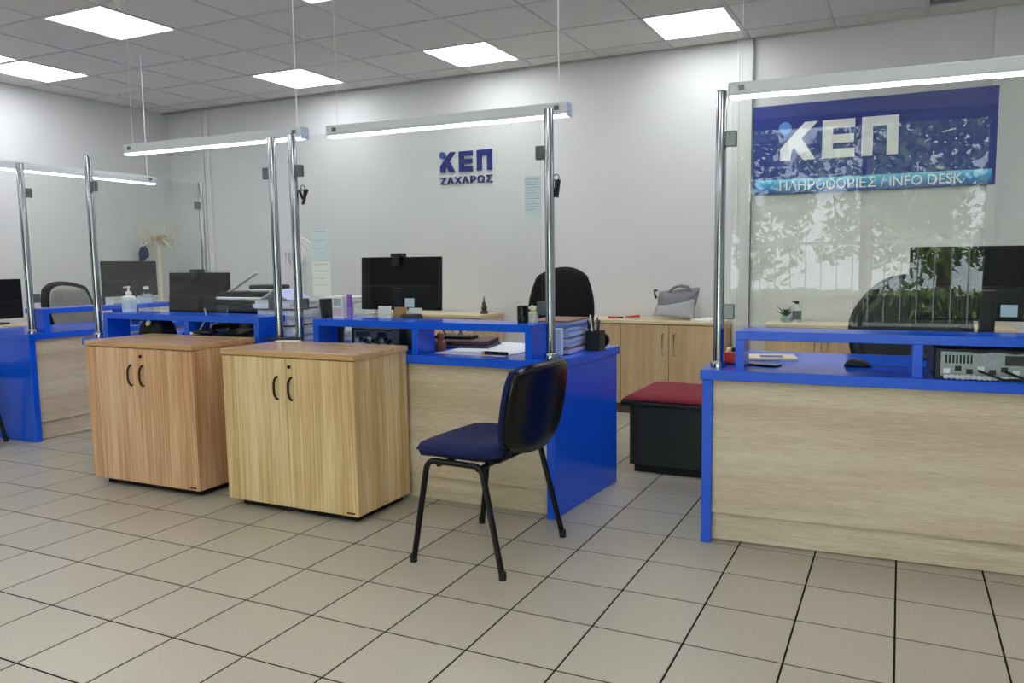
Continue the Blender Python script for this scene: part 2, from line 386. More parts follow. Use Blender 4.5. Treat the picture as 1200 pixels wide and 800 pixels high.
# ------------------------------------------------------------------ counters
ZD = .74
def desk(label, loc, rz, L, D, shelf, skew=0, inset=0):
    """local x along the front, y towards the clerk; shelf = (x0, x1, [inner legs])"""
    t = thing('counter_desk', label, 'desk', loc, rz, 'blue counter desks')
    MB().prism([(0,0), (L,0), (L+skew, D), (0, D)], ZD-.042, ZD).build('worktop', BLUE, t, .002, 1)
    MB().prism([(inset+.008,.008), (inset+.05,.008), (inset+.05, D-.01), (inset+.008, D-.01)], 0, ZD-.042).build('side_panel', BLUE, t, .002, 1)
    k = skew
    MB().prism([(L-.055,.008), (L-.013,.008), (L-.013+k, D-.01), (L-.055+k, D-.01)], 0, ZD-.042).build('side_panel', BLUE, t, .002, 1)
    bx(inset+.05, L-.055, .03, .048, .128, ZD-.042).build('front_panel', OAKH, t, .001, 1)
    bx(inset+.05, L-.055, .05, .066, .006, .122).build('kick_board', OAKH, t, .001, 1)
    x0, x1, legs = shelf
    sh = bx(x0, x1, .02, .225, .866, .902).build('riser_shelf', BLUE, t, .002, 1)
    for x in [x0, x1-.036] + legs: bx(x, x+.036, .02, .175, ZD, .866).build('shelf_leg', BLUE, sh, .0015, 1)
    return t
desk('blue counter with pale oak front, behind the paired cabinets and the black chair', (-1.865, 1.207, 0), -.004, 1.642, .735, (.225, 1.512, [.85]), .045)
desk('blue counter with pale oak front hidden behind the beech cabinet', (-3.508, 1.232, 0), -.008, 1.635, .735, (.188, 1.473, [.893]), 0, .10)
desk('blue information counter with pale oak front beneath the large sign', (.440, 1.184, 0), .052, 1.85, .76, (.14, 1.75, [.80]))
desk('blue counter turned sideways along the left wall, its blue end to the waiting area', (-4.125, 1.285, 0), math.pi/2, 1.72, .76, (.13, 1.36, [.74]))

# ------------------------------------------------------------------ glass screens on steel posts
def screen(label, loc, rz, posts, x0, x1):
    """local x along the pane; posts = x positions; pane from x0 to x1"""
    t = thing('glass_screen', label, 'glass screen', loc, rz, 'glass screens on steel posts')
    for x in posts:
        MB().lathe([(.0222, 0), (.0222, 1.135), (.0205, 1.14), (0, 1.14)], 20, (x, 0, 0)).build('post', CHROME, t, smooth=True)
        MB().lathe([(.033, 0), (.033, .024), (.030, .028), (.0222, .028)], 24, (x, 0, 0)).build('flange', CHROME, t, smooth=True)
        sg = 1 if abs(x-x0) < abs(x-x1) else -1
        for z in (.205, .915):
            a, b = sorted((x+sg*.019, x+sg*.064)); bx(a, b, -.013, .013, z, z+.062).build('clamp', GREYC, t, .003, 1)
    bx(x0, x1, -.004, .004, .185, 1.125).build('glass_pane', PANE, t)
    return t
screen('glass screen on two steel posts over the middle counter, notices taped to it', (-1.805, 1.31, ZD), -.006, (0, 1.512), .042, 1.47)
screen('glass screen on two steel posts over the counter behind the beech cabinet', (-3.481, 1.335, ZD), -.006, (0, 1.515), .042, 1.473)
screen('glass screen on a steel post over the information counter', (.492, 1.292, ZD), .052, (0, 1.75), .045, 1.705)
screen('glass screen on two steel posts over the sideways left counter', (-4.205, 1.365, ZD), math.pi/2, (0, 1.46), .042, 1.418)

# ------------------------------------------------------------------ hanging strip lamps
STRIP = emitter('strip_diffuser', '#ffffff', BAR_EMIT)
HOUS = mat('strip_housing', '#d9dce4', .45)
WIRE = mat('wire', '#e8eaee', .5)
def strip(label, loc, rz, L):
    t = thing('strip_lamp', label, 'lamp', loc, rz, 'hanging strip lamps over the screens')
    bx(0, L, -.03, .03, .012, .064).build('housing', HOUS, t, .0015, 1)
    bx(.004, L-.004, -.02, .02, .002, .012).build('diffuser', STRIP, t)
    for x in (-.004, L): bx(x, x+.004, -.03, .03, 0, .064).build('end_cap', mat('lamp_cap', '#c4d4ee', .5), t)
    for x in (.05, L-.05):
        MB().tube([(x, 0, .064), (x, 0, H-loc[2])], .0012 if x < .1 else .0034, 6).build('wire', WIRE, t)
        bx(x-.012, x+.012, -.034, -.03, .03, .05).build('clip', STEELD, t)
strip('strip lamp hanging over the middle counter, its wire right of the steel post', (-1.662, 1.45, 1.866), 0, 1.405)
strip('strip lamp hanging over the counter behind the beech cabinet', (-3.26, 1.45, 1.876), 0, 1.42)
strip('strip lamp hanging in front of the large blue sign', (.506, 1.392, 1.862), .05, 1.45)
strip('strip lamp hanging over the sideways left counter', (-4.33, 1.06, 1.836), math.pi/2, 1.42)

# ------------------------------------------------------------------ low cabinets in front
def cabinet(label, loc, rz, W, D, Hc, body, top, lock_side):
    t = thing('low_cabinet', label, 'cabinet', loc, rz, 'two-door cabinets before the counter')
    z0 = .037
    bx(.045, W-.045, .05, D-.01, 0, z0).build('plinth', BLACKM, t)
    bx(.004, W-.004, .021, D, z0, Hc-.028).build('body', body, t, .0015, 1)
    bx(-.004, W+.004, -.006, D+.004, Hc-.028, Hc).build('top', top, t, .003, 2)
    g = .0015
    for k, (x0, x1) in enumerate(((0, W/2-g), (W/2+g, W))):
        d = bx(x0, x1, 0, .018, z0+.002, Hc-.033).build('door', body, t, .001, 1)
        hx = W/2-.055 if k == 0 else W/2+.032
        zc = Hc-.033-.142; pts = []
        for q in range(9):
            an = -1+2*q/8; pts.append((hx+.004-.006*(1-an*an), -.019+.012*an**4, zc+.053*an))
        MB().tube([(pts[0][0], .002, pts[0][2])]+pts+[(pts[-1][0], .002, pts[-1][2])], .0056, 8).build('handle', BLACK, d, smooth=True)
        if k == 1:
            MB().lathe([(.009, 0), (.009, .006), (.005, .008)], 14, (W/2+.026, 0, Hc-.072), Matrix.Rotation(math.pi/2, 3, 'X')).build('lock', BLACK, d, smooth=True)
            bx(W-.065, W-.02, -.0012, 0, z0+.012, z0+.02).build('maker_tag', DARKG, d)
    return t
cabinet('yellowish oak two-door cabinet with curved black handles, beside the black chair', (-1.826, .789, 0), 0, .796, .412, .786, YOAK, YOAKT, 1)
cabinet('reddish beech two-door cabinet with curved black handles, nearer the left counter', (-2.835, .795, 0), .008, .792, .416, .792, BEECH, BEECHT, 1)

# ------------------------------------------------------------------ visitor chair
TUBE = mat('black_tube', '#050506', .4, spec=.3)
SHELL = mat('black_shell', '#030304', .25, spec=.35)
def visitor_chair(label, loc, rz):
    """sitter faces local -x"""
    t = thing('visitor_chair', label, 'chair', loc, rz, 'visitor chairs')
    def arc(p, q, c, n=5): return [Vector(p)*(1-s)**2 + Vector(c)*2*s*(1-s) + Vector(q)*s*s for s in [k/n for k in range(n+1)]]
    for sd in (-1, 1):
        y = .235*sd; fy = .255*sd
        P = [(-.205, fy, .012)] + arc((-.150, y, .375), (-.105, y, .418), (-.143, y, .418)) + arc((.075, y, .418), (.118, y, .372), (.112, y, .418)) + [(.205, fy, .012)]
        MB().tube(P, .0138, 10, flat=.85).build('leg_frame', TUBE, t, smooth=True)
        for x in (-.207, .207):
            MB().lathe([(.0145, 0), (.0148, .012), (.014, .03)], 12, (x, fy, 0)).build('foot_cap', BLACK, t, smooth=True)
        # back upright
        MB().tube([(.02, .17*sd, .425), (.14, .17*sd, .43), (.185, .175*sd, .455), (.205, .175*sd, .52), (.225, .17*sd, .62)], .011, 8).build('back_bar', TUBE, t, smooth=True)
    MB().tube([(-.09, -.235, .405), (-.09, .235, .405)], .010, 8).build('cross_bar', TUBE, t, smooth=True)
    MB().tube([(.09, -.235, .405), (.09, .235, .405)], .010, 8).build('cross_bar', TUBE, t, smooth=True)
    def seat(u, v, sd):
        k = 1-.10*v*v if abs(v) > 0 else 1
        x = u*.222*math.sqrt(1-.22*v**4); y = v*.240*math.sqrt(1-.22*u**4)
        z = .455 + .012*u*u - (.040*max(0, -u-.25)**2 if u < -.25 else 0) + .014*(u > .3)*(u-.3)
        rr = max(abs(u), abs(v)); h = .034*math.sqrt(1-rr**8)
        return (x-.02, y, z + sd*h + (.004 if sd == 0 else 0))
    MB().pad(seat, 18, 16).build('seat', NAVY, t, smooth='full')
    bx(-.17, .16, -.19, .19, .424, .434).build('seat_pan', BLACK, t, .003, 1)
    def back(front):
        def fn(u, v, sd):
            # u across (y), v up
            wd = .255*(1-.10*max(0, v)**3 - .20*max(0, -v)**2.5); y = u*wd*(1-.04*v**6)
            zz = .625 + v*.178*(1-.10*u**4 - (.10*u*u if v < 0 else 0))
            lean = .195+.050*(v*.5+.5) + .030*(1-u*u)
            rr = max(abs(u), abs(v)); h = (.020 if front else .010)*math.sqrt(1-rr**8)
            off = -.018 if front else .004
            return (lean+off - sd*h, y, zz)
        return fn
    MB().pad(back(True), 16, 14).build('backrest', NAVY, t, smooth='full')
    MB().pad(back(False), 16, 14).build('back_shell', SHELL, t, smooth='full')
    return t
visitor_chair('navy fabric visitor chair with black shell standing before the middle counter', (-.337, .778, 0), -.05)
visitor_chair('dark visitor chair drawn up to the blue end of the left counter', (-4.63, 1.03, 0), -math.pi/2)

# ------------------------------------------------------------------ storage stool
t = thing('storage_stool', 'black storage box seat with dark red cushion between the counters', 'stool', (-.185, 2.13, 0), -.01)
DBOX = mat('dark_green_box', '#0e1715', .5)
bx(.02, .54, .03, .53, 0, .045).build('plinth', BLACKM, t)
bx(0, .56, 0, .54, .045, .395).build('body', DBOX, t, .004, 1)
bx(-.045, .60, -.03, .575, .385, .415).build('lid', BLACK, t, .012, 3)
MB().pad(lambda u, v, sd: (.2775+u*.325*(1-.02*v**8), .2725+v*.302*(1-.02*u**8), .418+(.030*(1-max(abs(u), abs(v))**10) if sd == 1 else (-.006 if sd else 0))), 18, 18).build('cushion', mat('dark_red_fabric', '#7d1d2c', .9, noise=.08, nscale=250), t, smooth='full')

# ------------------------------------------------------------------ credenzas along the back wall
def credenza(label, xa, xb, front, doors, ztop=.735, handles='pair'):
    t = thing('credenza', label, 'cabinet', (xa, front, 0), math.atan(-.0195), 'low oak credenzas along the back wall')
    L = xb-xa; D = WY((xa+xb)/2)-front-.012
    bx(.01, L-.01, .03, D, 0, .075).build('plinth', mat('credenza_plinth', '#57493a', .7), t)
    bx(.004, L-.004, .019, D, .075, ztop-.024).build('body', OAKC, t, .001, 1)
    bx(0, L, -.01, D, ztop-.024, ztop).build('top', OAKT, t, .002, 1)
    for (a, b, hs) in doors:
        d = bx(a-xa+.0025, b-xa-.0025, 0, .018, .08, ztop-.030).build('door', OAKC, t, .001, 1)
        hx = (b-xa-.045) if hs > 0 else (a-xa+.045)
        MB().tube([(hx, 0, .635), (hx, -.028, .635), (hx, -.028, .475), (hx, 0, .475)], .0055, 8).build('handle', CHROME, d, smooth=True)
    return t
credenza('low oak credenza with bar handles carrying the grey handbag', -1.19, -.02, 3.752, ((-1.19, -.80, -1), (-.80, -.41, 1), (-.41, -.02, -1)))
credenza('low oak credenza behind the information counter with a potted plant on it', .30, 1.88, 3.735, ((.30, .695, 1), (.695, 1.09, -1), (1.09, 1.485, 1), (1.485, 1.88, -1)))
credenza('low oak credenza on the back wall behind the middle computer', -3.26, -2.06, 3.775, ((-3.26, -2.86, 1), (-2.86, -2.46, -1), (-2.46, -2.06, 1)), .745)

# ------------------------------------------------------------------ signs
SIGNB = mat('sign_blue', '#0b2c90', .38)
LETW = mat('letter_white', '#f2f4f8', .35)
LETN = mat('letter_navy', '#15257a', .4)
DOTB = mat('dot_blue', '#5d95ea', .35)
NDOT = mat('dot_navy', '#2f559f', .4)
K_POLY = [(0,0),(.29,0),(.30,.20),(.38,.33),(.63,0),(.96,0),(.58,.575),(1.0,1),(.66,1),(0,.32)]
def logo(parent, spans, z0, z1, y0, y1, ml, md, dot):
    h = z1-z0
    (ka, kb), (ea, eb), (pa, pb) = spans
    MB().prism([(ka+x*(kb-ka), z0+z*h) for x, z in K_POLY], y0, y1, 'y').build('letter', ml, parent)
    s = .26*h; E = [(ea,z0),(eb,z0),(eb,z0+.235*h),(ea+.33*(eb-ea),z0+.235*h),(ea+.33*(eb-ea),z0+.385*h),(eb-.02*h,z0+.385*h),(eb-.02*h,z0+.61*h),(ea+.33*(eb-ea),z0+.61*h),(ea+.33*(eb-ea),z0+.77*h),(eb,z0+.77*h),(eb,z1),(ea,z1)]
    MB().prism(E, y0, y1, 'y').build('letter', ml, parent)
    k = .31*(pb-pa)
    MB().prism([(pa,z0),(pa+k,z0),(pa+k,z0+.76*h),(pb-k,z0+.76*h),(pb-k,z0),(pb,z0),(pb,z1),(pa,z1)], y0, y1, 'y').build('letter', ml, parent)
    dx, dz, dr = dot
    MB().prism([(dx+dr*math.cos(a*.2094), dz+dr*math.sin(a*.2094)) for a in range(30)], y0, y1, 'y').build('logo_dot', md, parent)
# large blue sign, in its own frame: x along the wall
sx0, rot = .128, math.atan(-.0195)
t = thing('wall_sign', 'large glossy blue information desk sign with white lettering on the back wall', 'sign', (sx0, WY(sx0)-.002, 1.684), rot)
W_, Hs = 1.618, .652
bx(0, W_, -.03, 0, 0, Hs).build('panel', SIGNB, t, .002, 1)
yf = -.03
logo(t, ((.205, .468), (.503, .725), (.770, 1.012)), .242, .514, yf-.006, yf+.001, LETW, DOTB, (.238, .478, .046))
# gradient print band
m = bpy.data.materials.new('cyan_band'); m.use_nodes = True; nt = m.node_tree; b = nt.nodes['Principled BSDF']; b.inputs['Roughness'].default_value = .15
tc = nt.nodes.new('ShaderNodeTexCoord'); sp_ = nt.nodes.new('ShaderNodeSeparateXYZ'); cr = nt.nodes.new('ShaderNodeValToRGB')
nt.links.new(tc.outputs['Generated'], sp_.inputs[0]); nt.links.new(sp_.outputs['Z'], cr.inputs[0]); nt.links.new(cr.outputs[0], b.inputs['Base Color'])
e = cr.color_ramp.elements; e[0].position = .1; e[0].color = lin('#12409c'); e[1].position = .95; e[1].color = lin('#6fd6f6'); q = e.new(.6); q.color = lin('#2f9be2')
bx(.026, W_-.022, yf-.002, yf+.001, .004, .106).build('print_band', m, t)
lt = text_mesh('lettering', 'ΠΛΗΡΟΟΟΡΙΕΣ / INFO DESK', 1.215, .074, .004, LETW, t, .208, yf-.004, .021)
# the stroke of the letter phi, through the second O
def text_w(body):
    cu = bpy.data.curves.new('w', 'FONT'); cu.body = body; q = bpy.data.objects.new('tmp_text', cu); COL.objects.link(q); bpy.context.view_layer.update()
    me = bpy.data.meshes.new_from_object(q.evaluated_get(bpy.context.evaluated_depsgraph_get())); xs = [v.co.x for v in me.vertices]
    bpy.data.objects.remove(q); bpy.data.curves.remove(cu); bpy.data.meshes.remove(me); return min(xs), max(xs)
wa, wb = text_w('ΠΛΗΡΟΟΟΡΙΕΣ / INFO DESK'); w5 = text_w('ΠΛΗΡΟ')[1]; w6 = text_w('ΠΛΗΡΟΟ')[1]
xc = .208+1.215*((w5+w6)/2+.02*(w6-w5)-wa)/(wb-wa)
bx(xc-.004, xc+.004, yf-.006, yf-.002, .013, .103).build('letter_stroke', LETW, t)
# small raised lettering
wx0 = -2.70
t = thing('wall_lettering', 'small navy raised lettering with a dot on the back wall', 'lettering', (wx0, WY(wx0)-.001, 1.906), rot)
logo(t, ((.003, .163), (.205, .345), (.392, .545)), .108, .286, -.018, .001, LETN, NDOT, (.028, .262, .030))
text_mesh('lettering', 'ΖΑΧΑΡΩΣ', .545, .064, .012, LETN, t, 0, -.007, 0, bold=.012, spacing=1.12)

# ------------------------------------------------------------------ computers
MONB = mat('monitor_back', '#07080a', .5, spec=.25)
MONB2 = mat('monitor_lower', '#111416', .42, spec=.3)
def monitor(label, x, y, z0, rz, W, Hm, zb, tilt=0, webcam=False, sticker=False, base_z=ZD, screen_front=False):
    """local -y is the rear side (towards the camera); z0 = bottom of the panel"""
    t = thing('monitor', label, 'monitor', (x, y, base_z), rz, 'computer monitors')
    M = Matrix.Rotation(tilt, 3, 'X'); c = Vector((0, 0, z0-base_z+Hm/2))
    p = MB().obox(c, (W, .026, Hm), M).build('panel', MONB, t, .004, 2)
    lo = MB().obox(c + M @ Vector((0, -.017, -Hm*.26)), (W*.97, .012, Hm*.44), M).build('lower_cover', MONB2, p, .004, 2)
    MB().obox(c + M @ Vector((0, .0135, .006)), (W-.016, .002, Hm-.028), M).build('screen', GLOSSB, p)
    bx(-.03, .03, -.045, -.018, .012, z0-base_z+Hm*.42).build('stand_neck', BLACK, t, .004, 1)
    bx(-.11, .11, -.06, .11, 0, .014).build('stand_base', BLACK, t, .004, 2)
    if sticker: MB().obox(c + M @ Vector((W*.135, -.0235, -Hm*.36)), (.062, .001, .05), M).build('sticker', PAPERB, p)
    top = c + M @ Vector((0, 0, Hm/2))
    if webcam:
        wc = thing('webcam', 'small black webcam clipped on top of ' + webcam, 'webcam', (x, y, base_z), rz)
        bx(top.x-.055, top.x+.02, top.y-.03, top.y+.03, top.z, top.z+.022).build('camera_body', BLACK, wc, .006, 2, True)
        bx(top.x-.04, top.x+.005, top.y-.04, top.y-.016, top.z-.055, top.z).build('clip', BLACK, wc, .004, 1)
        MB().lathe([(.010, 0), (.010, .006), (.006, .007)], 14, (top.x-.018, top.y+.03, top.z+.011), Matrix.Rotation(-math.pi/2, 3, 'X')).build('lens', GLOSSB, wc)
    return t
monitor('black monitor seen from behind on the middle counter, label sticker on its back', -1.445, 1.755, .922, .03, .535, .305, 0, -.05, 'the middle counter monitor', True)
monitor('wide black monitor seen from behind on the information counter with a sticker', 1.52, 1.76, .925, .05, .60, .315, 0, -.04, False, True)
monitor('black monitor seen from behind on the counter behind the beech cabinet', -2.985, 1.69, .872, -.02, .535, .27, 0, -.05, 'the monitor near the printer', False)
monitor('black monitor on the sideways left counter behind the sanitizer bottle', -4.60, 2.42, .945, math.pi/2, .49, .285, 0, 0, False, False)

# side table with another monitor behind the left counter
t = thing('side_table', 'pale wooden side table behind the sideways left counter', 'table', (-5.62, 1.15, 0))
bx(0, .62, 0, .78, .715, .745).build('table_top', OAKT, t, .003, 1)
for (x, y) in ((.02,.02), (.56,.02), (.02,.72), (.56,.72)): bx(x, x+.04, y, y+.04, 0, .715).build('leg', OAKC, t)
t = monitor('black monitor standing on the wooden side table', -5.22, 1.68, .785, math.pi/2+.1, .52, .31, 0, 0, False, False, .745)

# ------------------------------------------------------------------ office chairs
def office_chair(label, loc, rz, bw, bh, zb, m_back, top_taper, bot_taper, zs=.46, m_seat=None, panel=None, arms=True):
    """local -y is where the sitter faces"""
    t = thing('office_chair', label, 'office chair', loc, rz, 'office chairs behind the counters')
    def back(off, wk, hk, th):
        def fn(u, v, sd):
            wdt = bw/2*wk*(1 - top_taper*max(0, v)**2 - bot_taper*max(0, -v)**2); k = math.sqrt(1-.5*v**4*u*u) if True else 1
            rr = max(abs(u), abs(v)); h = th*(1-rr**6)
            return (u*wdt*math.sqrt(max(0, 1-.28*v*v)), off + .03*(v+1) - .06*u*u + sd*h, zb + bh/2 + v*bh/2*hk*math.sqrt(max(0, 1-.38*u*u)))
        return fn
    MB().pad(back(.24, 1, 1, .045), 18, 18).build('backrest', m_back, t, smooth='full')
    if panel: MB().pad(back(.205, .8, .85, .03), 14, 14).build('back_cushion', panel, t, smooth='full')
    MB().pad(lambda u, v, sd: (u*.25*math.sqrt(1-.25*v*v), v*.24*math.sqrt(1-.25*u*u), zs+.0+(.045*sd*(1-max(abs(u), abs(v))**6))), 14, 14).build('seat', m_seat or m_back, t, smooth='full')
    MB().tube([(0,.05,zs-.05), (0,.27,zs-.05), (0,.30,zs+.05), (0,.27,zb+.12)], .02, 8).build('back_bar', BLACK, t, smooth=True)
    MB().lathe([(.03,.09), (.03,.28), (.02,.28), (.02, zs-.04)], 14).build('gas_column', BLACK, t, smooth=True)
    for k in range(5):
        a = k*2*math.pi/5+.3; c, s = math.cos(a), math.sin(a)
        ar = MB().tube([(0,0,.10), (.29*c,.29*s,.07)], [.028,.016], 8).build('base_arm', BLACK, t, smooth=True)
        MB().lathe([(.028,-.02), (.03,0), (.028,.02)], 14, (.29*c,.29*s,.030), Matrix.Rotation(a, 3, 'Z') @ Matrix.Rotation(math.pi/2, 3, 'X')).build('caster', BLACK, ar, smooth=True)
    if arms:
        for sd in (-1, 1):
            x = .29*sd; pts = [(x*.85,.08,zs-.03), (x,.09,zs+.06), (x,.10,zs+.19), (x,.02,zs+.235), (x,-.14,zs+.225), (x,-.18,zs+.17), (x,-.12,zs+.05), (x*.85,-.04,zs-.03)]
            MB().tube(pts, .02, 8).build('armrest', BLACK, t, smooth=True)
    return t
FUZZ = mat('fuzzy_black', '#0a0a0b', 1, bump=.8, bscale=180)
office_chair('black office chair with rounded back behind the stack of blue papers', (-.74, 2.28, 0), .1, .44, .56, .60, FUZZ, .10, .05, arms=False)
office_chair('large black leather armchair behind the information counter monitor', (1.27, 2.22, 0), .15, .60, .56, .55, LEATHER, .30, 0, .46, LEATHER, mat('dark_grey_mesh', '#2b2f33', .7, noise=.2, nscale=90))
office_chair('grey and black office chair behind the sideways left counter', (-5.06, 2.36, 0), math.pi/2+.1, .50, .48, .585, BLACKM, .05, .05, .46, BLACKM, GREYF)

# ------------------------------------------------------------------ things on the counters
def T_(name, label, cat, x, y, z, rz=0, group=None): return thing(name, label, cat, (x, y, z), rz, group)
ZS = .902
# sanitizer pump bottle
t = T_('sanitizer_bottle', 'white hand sanitizer pump bottle on the blue riser shelf', 'bottle', -3.262, 1.392, ZS)
MB().lathe([(.038, 0), (.041, .008), (.041, .085), (.034, .098), (.016, .103), (.016, .108)], 24).build('bottle_body', mat('white_translucent', '#eef2f4', .25), t, smooth=True)
MB().lathe([(.0415, .02), (.0415, .075)], 24).build('label_print', mat('pale_label', '#cfe3ea', .5, noise=.12, nscale=60), t, smooth=True)
MB().lathe([(.018, .108), (.018, .125), (.006, .13), (.006, .15), (.012, .152), (.012, .16), (0, .161)], 16).build('pump', WHITE, t, smooth=True)
MB().tube([(0, 0, .156), (-.03, -.01, .152)], .005, 8).build('nozzle', WHITE, t)
# water bottle
t = T_('water_bottle', 'clear plastic water bottle with white cap on the riser shelf', 'bottle', -3.10, 1.392, ZS)
MB().lathe([(.033, 0), (.036, .008), (.036, .05), (.034, .055), (.036, .06), (.037, .092), (.030, .115), (.016, .135), (.014, .142)], 24).build('bottle_body', BOTTLE, t, smooth=True)
MB().lathe([(.0372, .062), (.0378, .088)], 24).build('label_print', mat('faint_label', '#cdd6e4', .5), t, smooth=True)
MB().lathe([(.016, .142), (.016, .158), (.014, .16)], 16).build('cap', WHITE, t, smooth=True)
# under riser of counter behind beech cabinet
for k, (x, y) in enumerate(((-3.20, 1.50), (-3.09, 1.49))):
    MBt = MB().lathe([(.034, 0), (.042, .09), (.040, .09), (.032, .004)], 20)
    o = tag(MBt.build('drinking_glass', BOTTLE, None, smooth=True), ['small clear tumbler under the riser shelf next to its blue end leg', 'small clear tumbler under the riser shelf next to the black pouch'][k], 'glass', 'tumblers under the riser'); o.location = (x, y, ZD)
t = T_('black_pouch', 'rounded black pouch with a pale round badge under the riser shelf', 'pouch', -2.94, 1.33, ZD)
MB().pad(lambda u, v, sd: (u*.105*math.sqrt(1-.15*v*v), v*.06, .062+(.060 if sd >= 0 else -.060)*(1-max(abs(u), abs(v))**6*.999) if sd else .03), 16, 12).build('pouch_body', BLACKM, t, smooth='full')
MB().lathe([(.018, 0), (.018, .006), (.012, .008)], 18, (0, -.06, .105), Matrix.Rotation(math.pi/2-.5, 3, 'X')).build('badge', mat('cream', '#d9d2a8', .5), t)
# pen stand
t = T_('pen_stand', 'black tray with a chained pen on the beech cabinet top', 'pen stand', -2.42, 1.30, .792)
t.location = (-2.47, 1.27, .792)
MB().pad(lambda u, v, sd: (u*.075, v*.04, .013+(.012*(1 if sd >= 0 else -1)*(1-max(abs(u), abs(v))**6) if sd else 0)), 12, 10).build('stand_base', BLACK, t, smooth='full')
MB().tube([(-.05, 0, .02), (.015, .0, .10), (.0, .0, .15)], .005, 8).build('pen', mat('silver_pen', '#b9b9be', .3, .6), t, smooth=True)
bx(-.095, -.03, -.03, .02, 0, .012).build('card', PAPER, t)
# printer
t = T_('printer', 'black printer with white trim and a tilted paper tray beside the monitor', 'printer', -2.515, 1.60, ZD)
bx(-.20, .20, -.02, .22, 0, .235).build('body', GLOSSB, t, .006, 2)
bx(-.20, .20, -.026, .22, .235, .252).build('white_trim', WHITE, t, .004, 1)
bx(-.19, .19, -.01, .22, .252, .285).build('scanner_lid', DARKG, t, .006, 2)
M = Matrix.Rotation(-.47, 3, 'Y')
MB().obox((-.06, .02, .318), (.36, .03, .008), M).build('paper_tray', WHITE, t)
bx(.0, .19, .05, .21, .296, .325).build('output_flap', DARKG, t, .012, 2)
bx(.02, .19, .04, .215, .285, .298).build('white_trim', WHITE, t, .004, 1)
bx(-.19, -.10, -.028, -.02, .03, .20).build('control_panel', mat('dark_glass', '#3a4a55', .2), t, .004, 1)
# clutter under the riser, behind the beech cabinet
t = T_('telephone', 'black desk telephone with coiled cord under the riser shelf', 'telephone', -2.42, 1.41, ZD)
MB().prism([(-.09, 0), (.10, 0), (.10, .07), (-.09, .035)], -.09, .09, 'x').build('phone_base', BLACK, t, .006, 2)
MB().tube([(-.07, -.08, .055), (-.07, -.06, .085), (-.07, .06, .095), (-.07, .09, .078)], .018, 8).build('handset', BLACK, t, smooth=True)
MB().tube([(-.08+.012*math.cos(k*.9), -.11+.012*math.sin(k*.9), .02+.0016*k) for k in range(40)], .004, 6).build('cord', BLACK, t, smooth=True)
# tall pile of paper between the two glass screens
def pile(name, label, cat, x, y, z, w, d, hts, mats, seed, rz=0):
    rg = random.Random(seed); t = T_(name, label, cat, x, y, z, rz); zz = 0
    for k, h in enumerate(hts):
        a, b = rg.uniform(-.012, .012), rg.uniform(-.012, .012); M = Matrix.Rotation(rg.uniform(-.06, .06), 3, 'Z')
        MB().obox((a, b, zz+h/2), (w*rg.uniform(.93, 1), d*rg.uniform(.93, 1), h), M).build('sheaf', mats[k % len(mats)], t, .001, 1)
        zz += h+.0003
    return zz
GP = mat('grey_paper', '#c9cbd2', .8); LP = mat('lilac_paper', '#b9bfe6', .8); BP = mat('blue_paper', '#a9bdf0', .8); BP2 = mat('blue_folder', '#5f78c8', .6); BR = mat('brown_folder', '#8a6a58', .7)
pile('paper_pile', 'tall untidy pile of white papers and folders between the two glass screens', 'papers', -2.15, 1.60, ZD, .27, .30, [.028,.012,.03,.02,.008,.035,.02,.03,.01,.025,.02], [PAPER, GP, PAPER, PAPER, DARKG, PAPER, GP, PAPER, BR], 3, .05)
t = T_('open_book', 'open white booklet tented on top of the paper pile', 'booklet', -2.15, 1.58, ZD+.246)
MB().obox((-.055, 0, .028), (.125, .20, .004), Matrix.Rotation(-.5, 3, 'Y')).build('cover', PAPER, t)
MB().obox((.055, 0, .028), (.125, .20, .004), Matrix.Rotation(.5, 3, 'Y')).build('cover', LP, t)
t = T_('tray_sheets', 'grey document tray with papers on the counter by the black bin', 'tray', -1.84, 1.80, ZD)
for zz in (.0, .11, .22):
    bx(-.16, .10, -.12, .12, zz, zz+.006).build('tray_shelf', GP, t, .002, 1)
    bx(-.14, .08, -.10, .10, zz+.006, zz+.035).build('paper_stack', PAPER, t, .001, 1)
for x in (-.155, .095):
    for y in (-.115, .11): bx(x-.004, x+.004, y, y+.006, 0, .23).build('tray_post', GP, t)
t = T_('waste_bin', 'small black tapered bin on the counter beside the carton', 'bin', -1.80, 1.58, ZD)
MB().lathe([(.055, 0), (.075, .25), (.070, .25), (.05, .005)], 20).build('bin_body', BLACK, t, smooth=True)
# desk fan
t = T_('desk_fan', 'white desk fan with round wire guard behind the paper pile', 'fan', -2.285, 1.895, ZD)
MB().lathe([(.07, 0), (.07, .012), (.02, .025), (.013, .03), (.013, .42)], 20).build('stand', WHITE, t, smooth=True)
R = Matrix.Rotation(math.pi/2, 3, 'X'); fc = Vector((0, -.03, .49))
def ringp(r, y, n=28): return [(fc.x+r*math.cos(k*2*math.pi/n), fc.y+y, fc.z+r*math.sin(k*2*math.pi/n)) for k in range(n+1)]
g = MB()
for r, y in ((.125, 0), (.11, -.025), (.08, -.032), (.045, -.036)): g.tube(ringp(r, y), .0028 if r < .12 else .005, 6, False)
for k in range(32):
    a = k*2*math.pi/32; c, s = math.cos(a), math.sin(a)
    g.tube([(fc.x+.12*c, fc.y, fc.z+.12*s), (fc.x+.09*c, fc.y-.030, fc.z+.09*s), (fc.x+.02*c, fc.y-.037, fc.z+.02*s)], .0014, 5, False)
g.build('guard', WHITE, t, smooth=True)
MB().lathe([(.04, -.02), (.045, .03), (.03, .07)], 16, tuple(fc+Vector((0, .03, 0))), R).build('motor', WHITE, t, smooth=True)
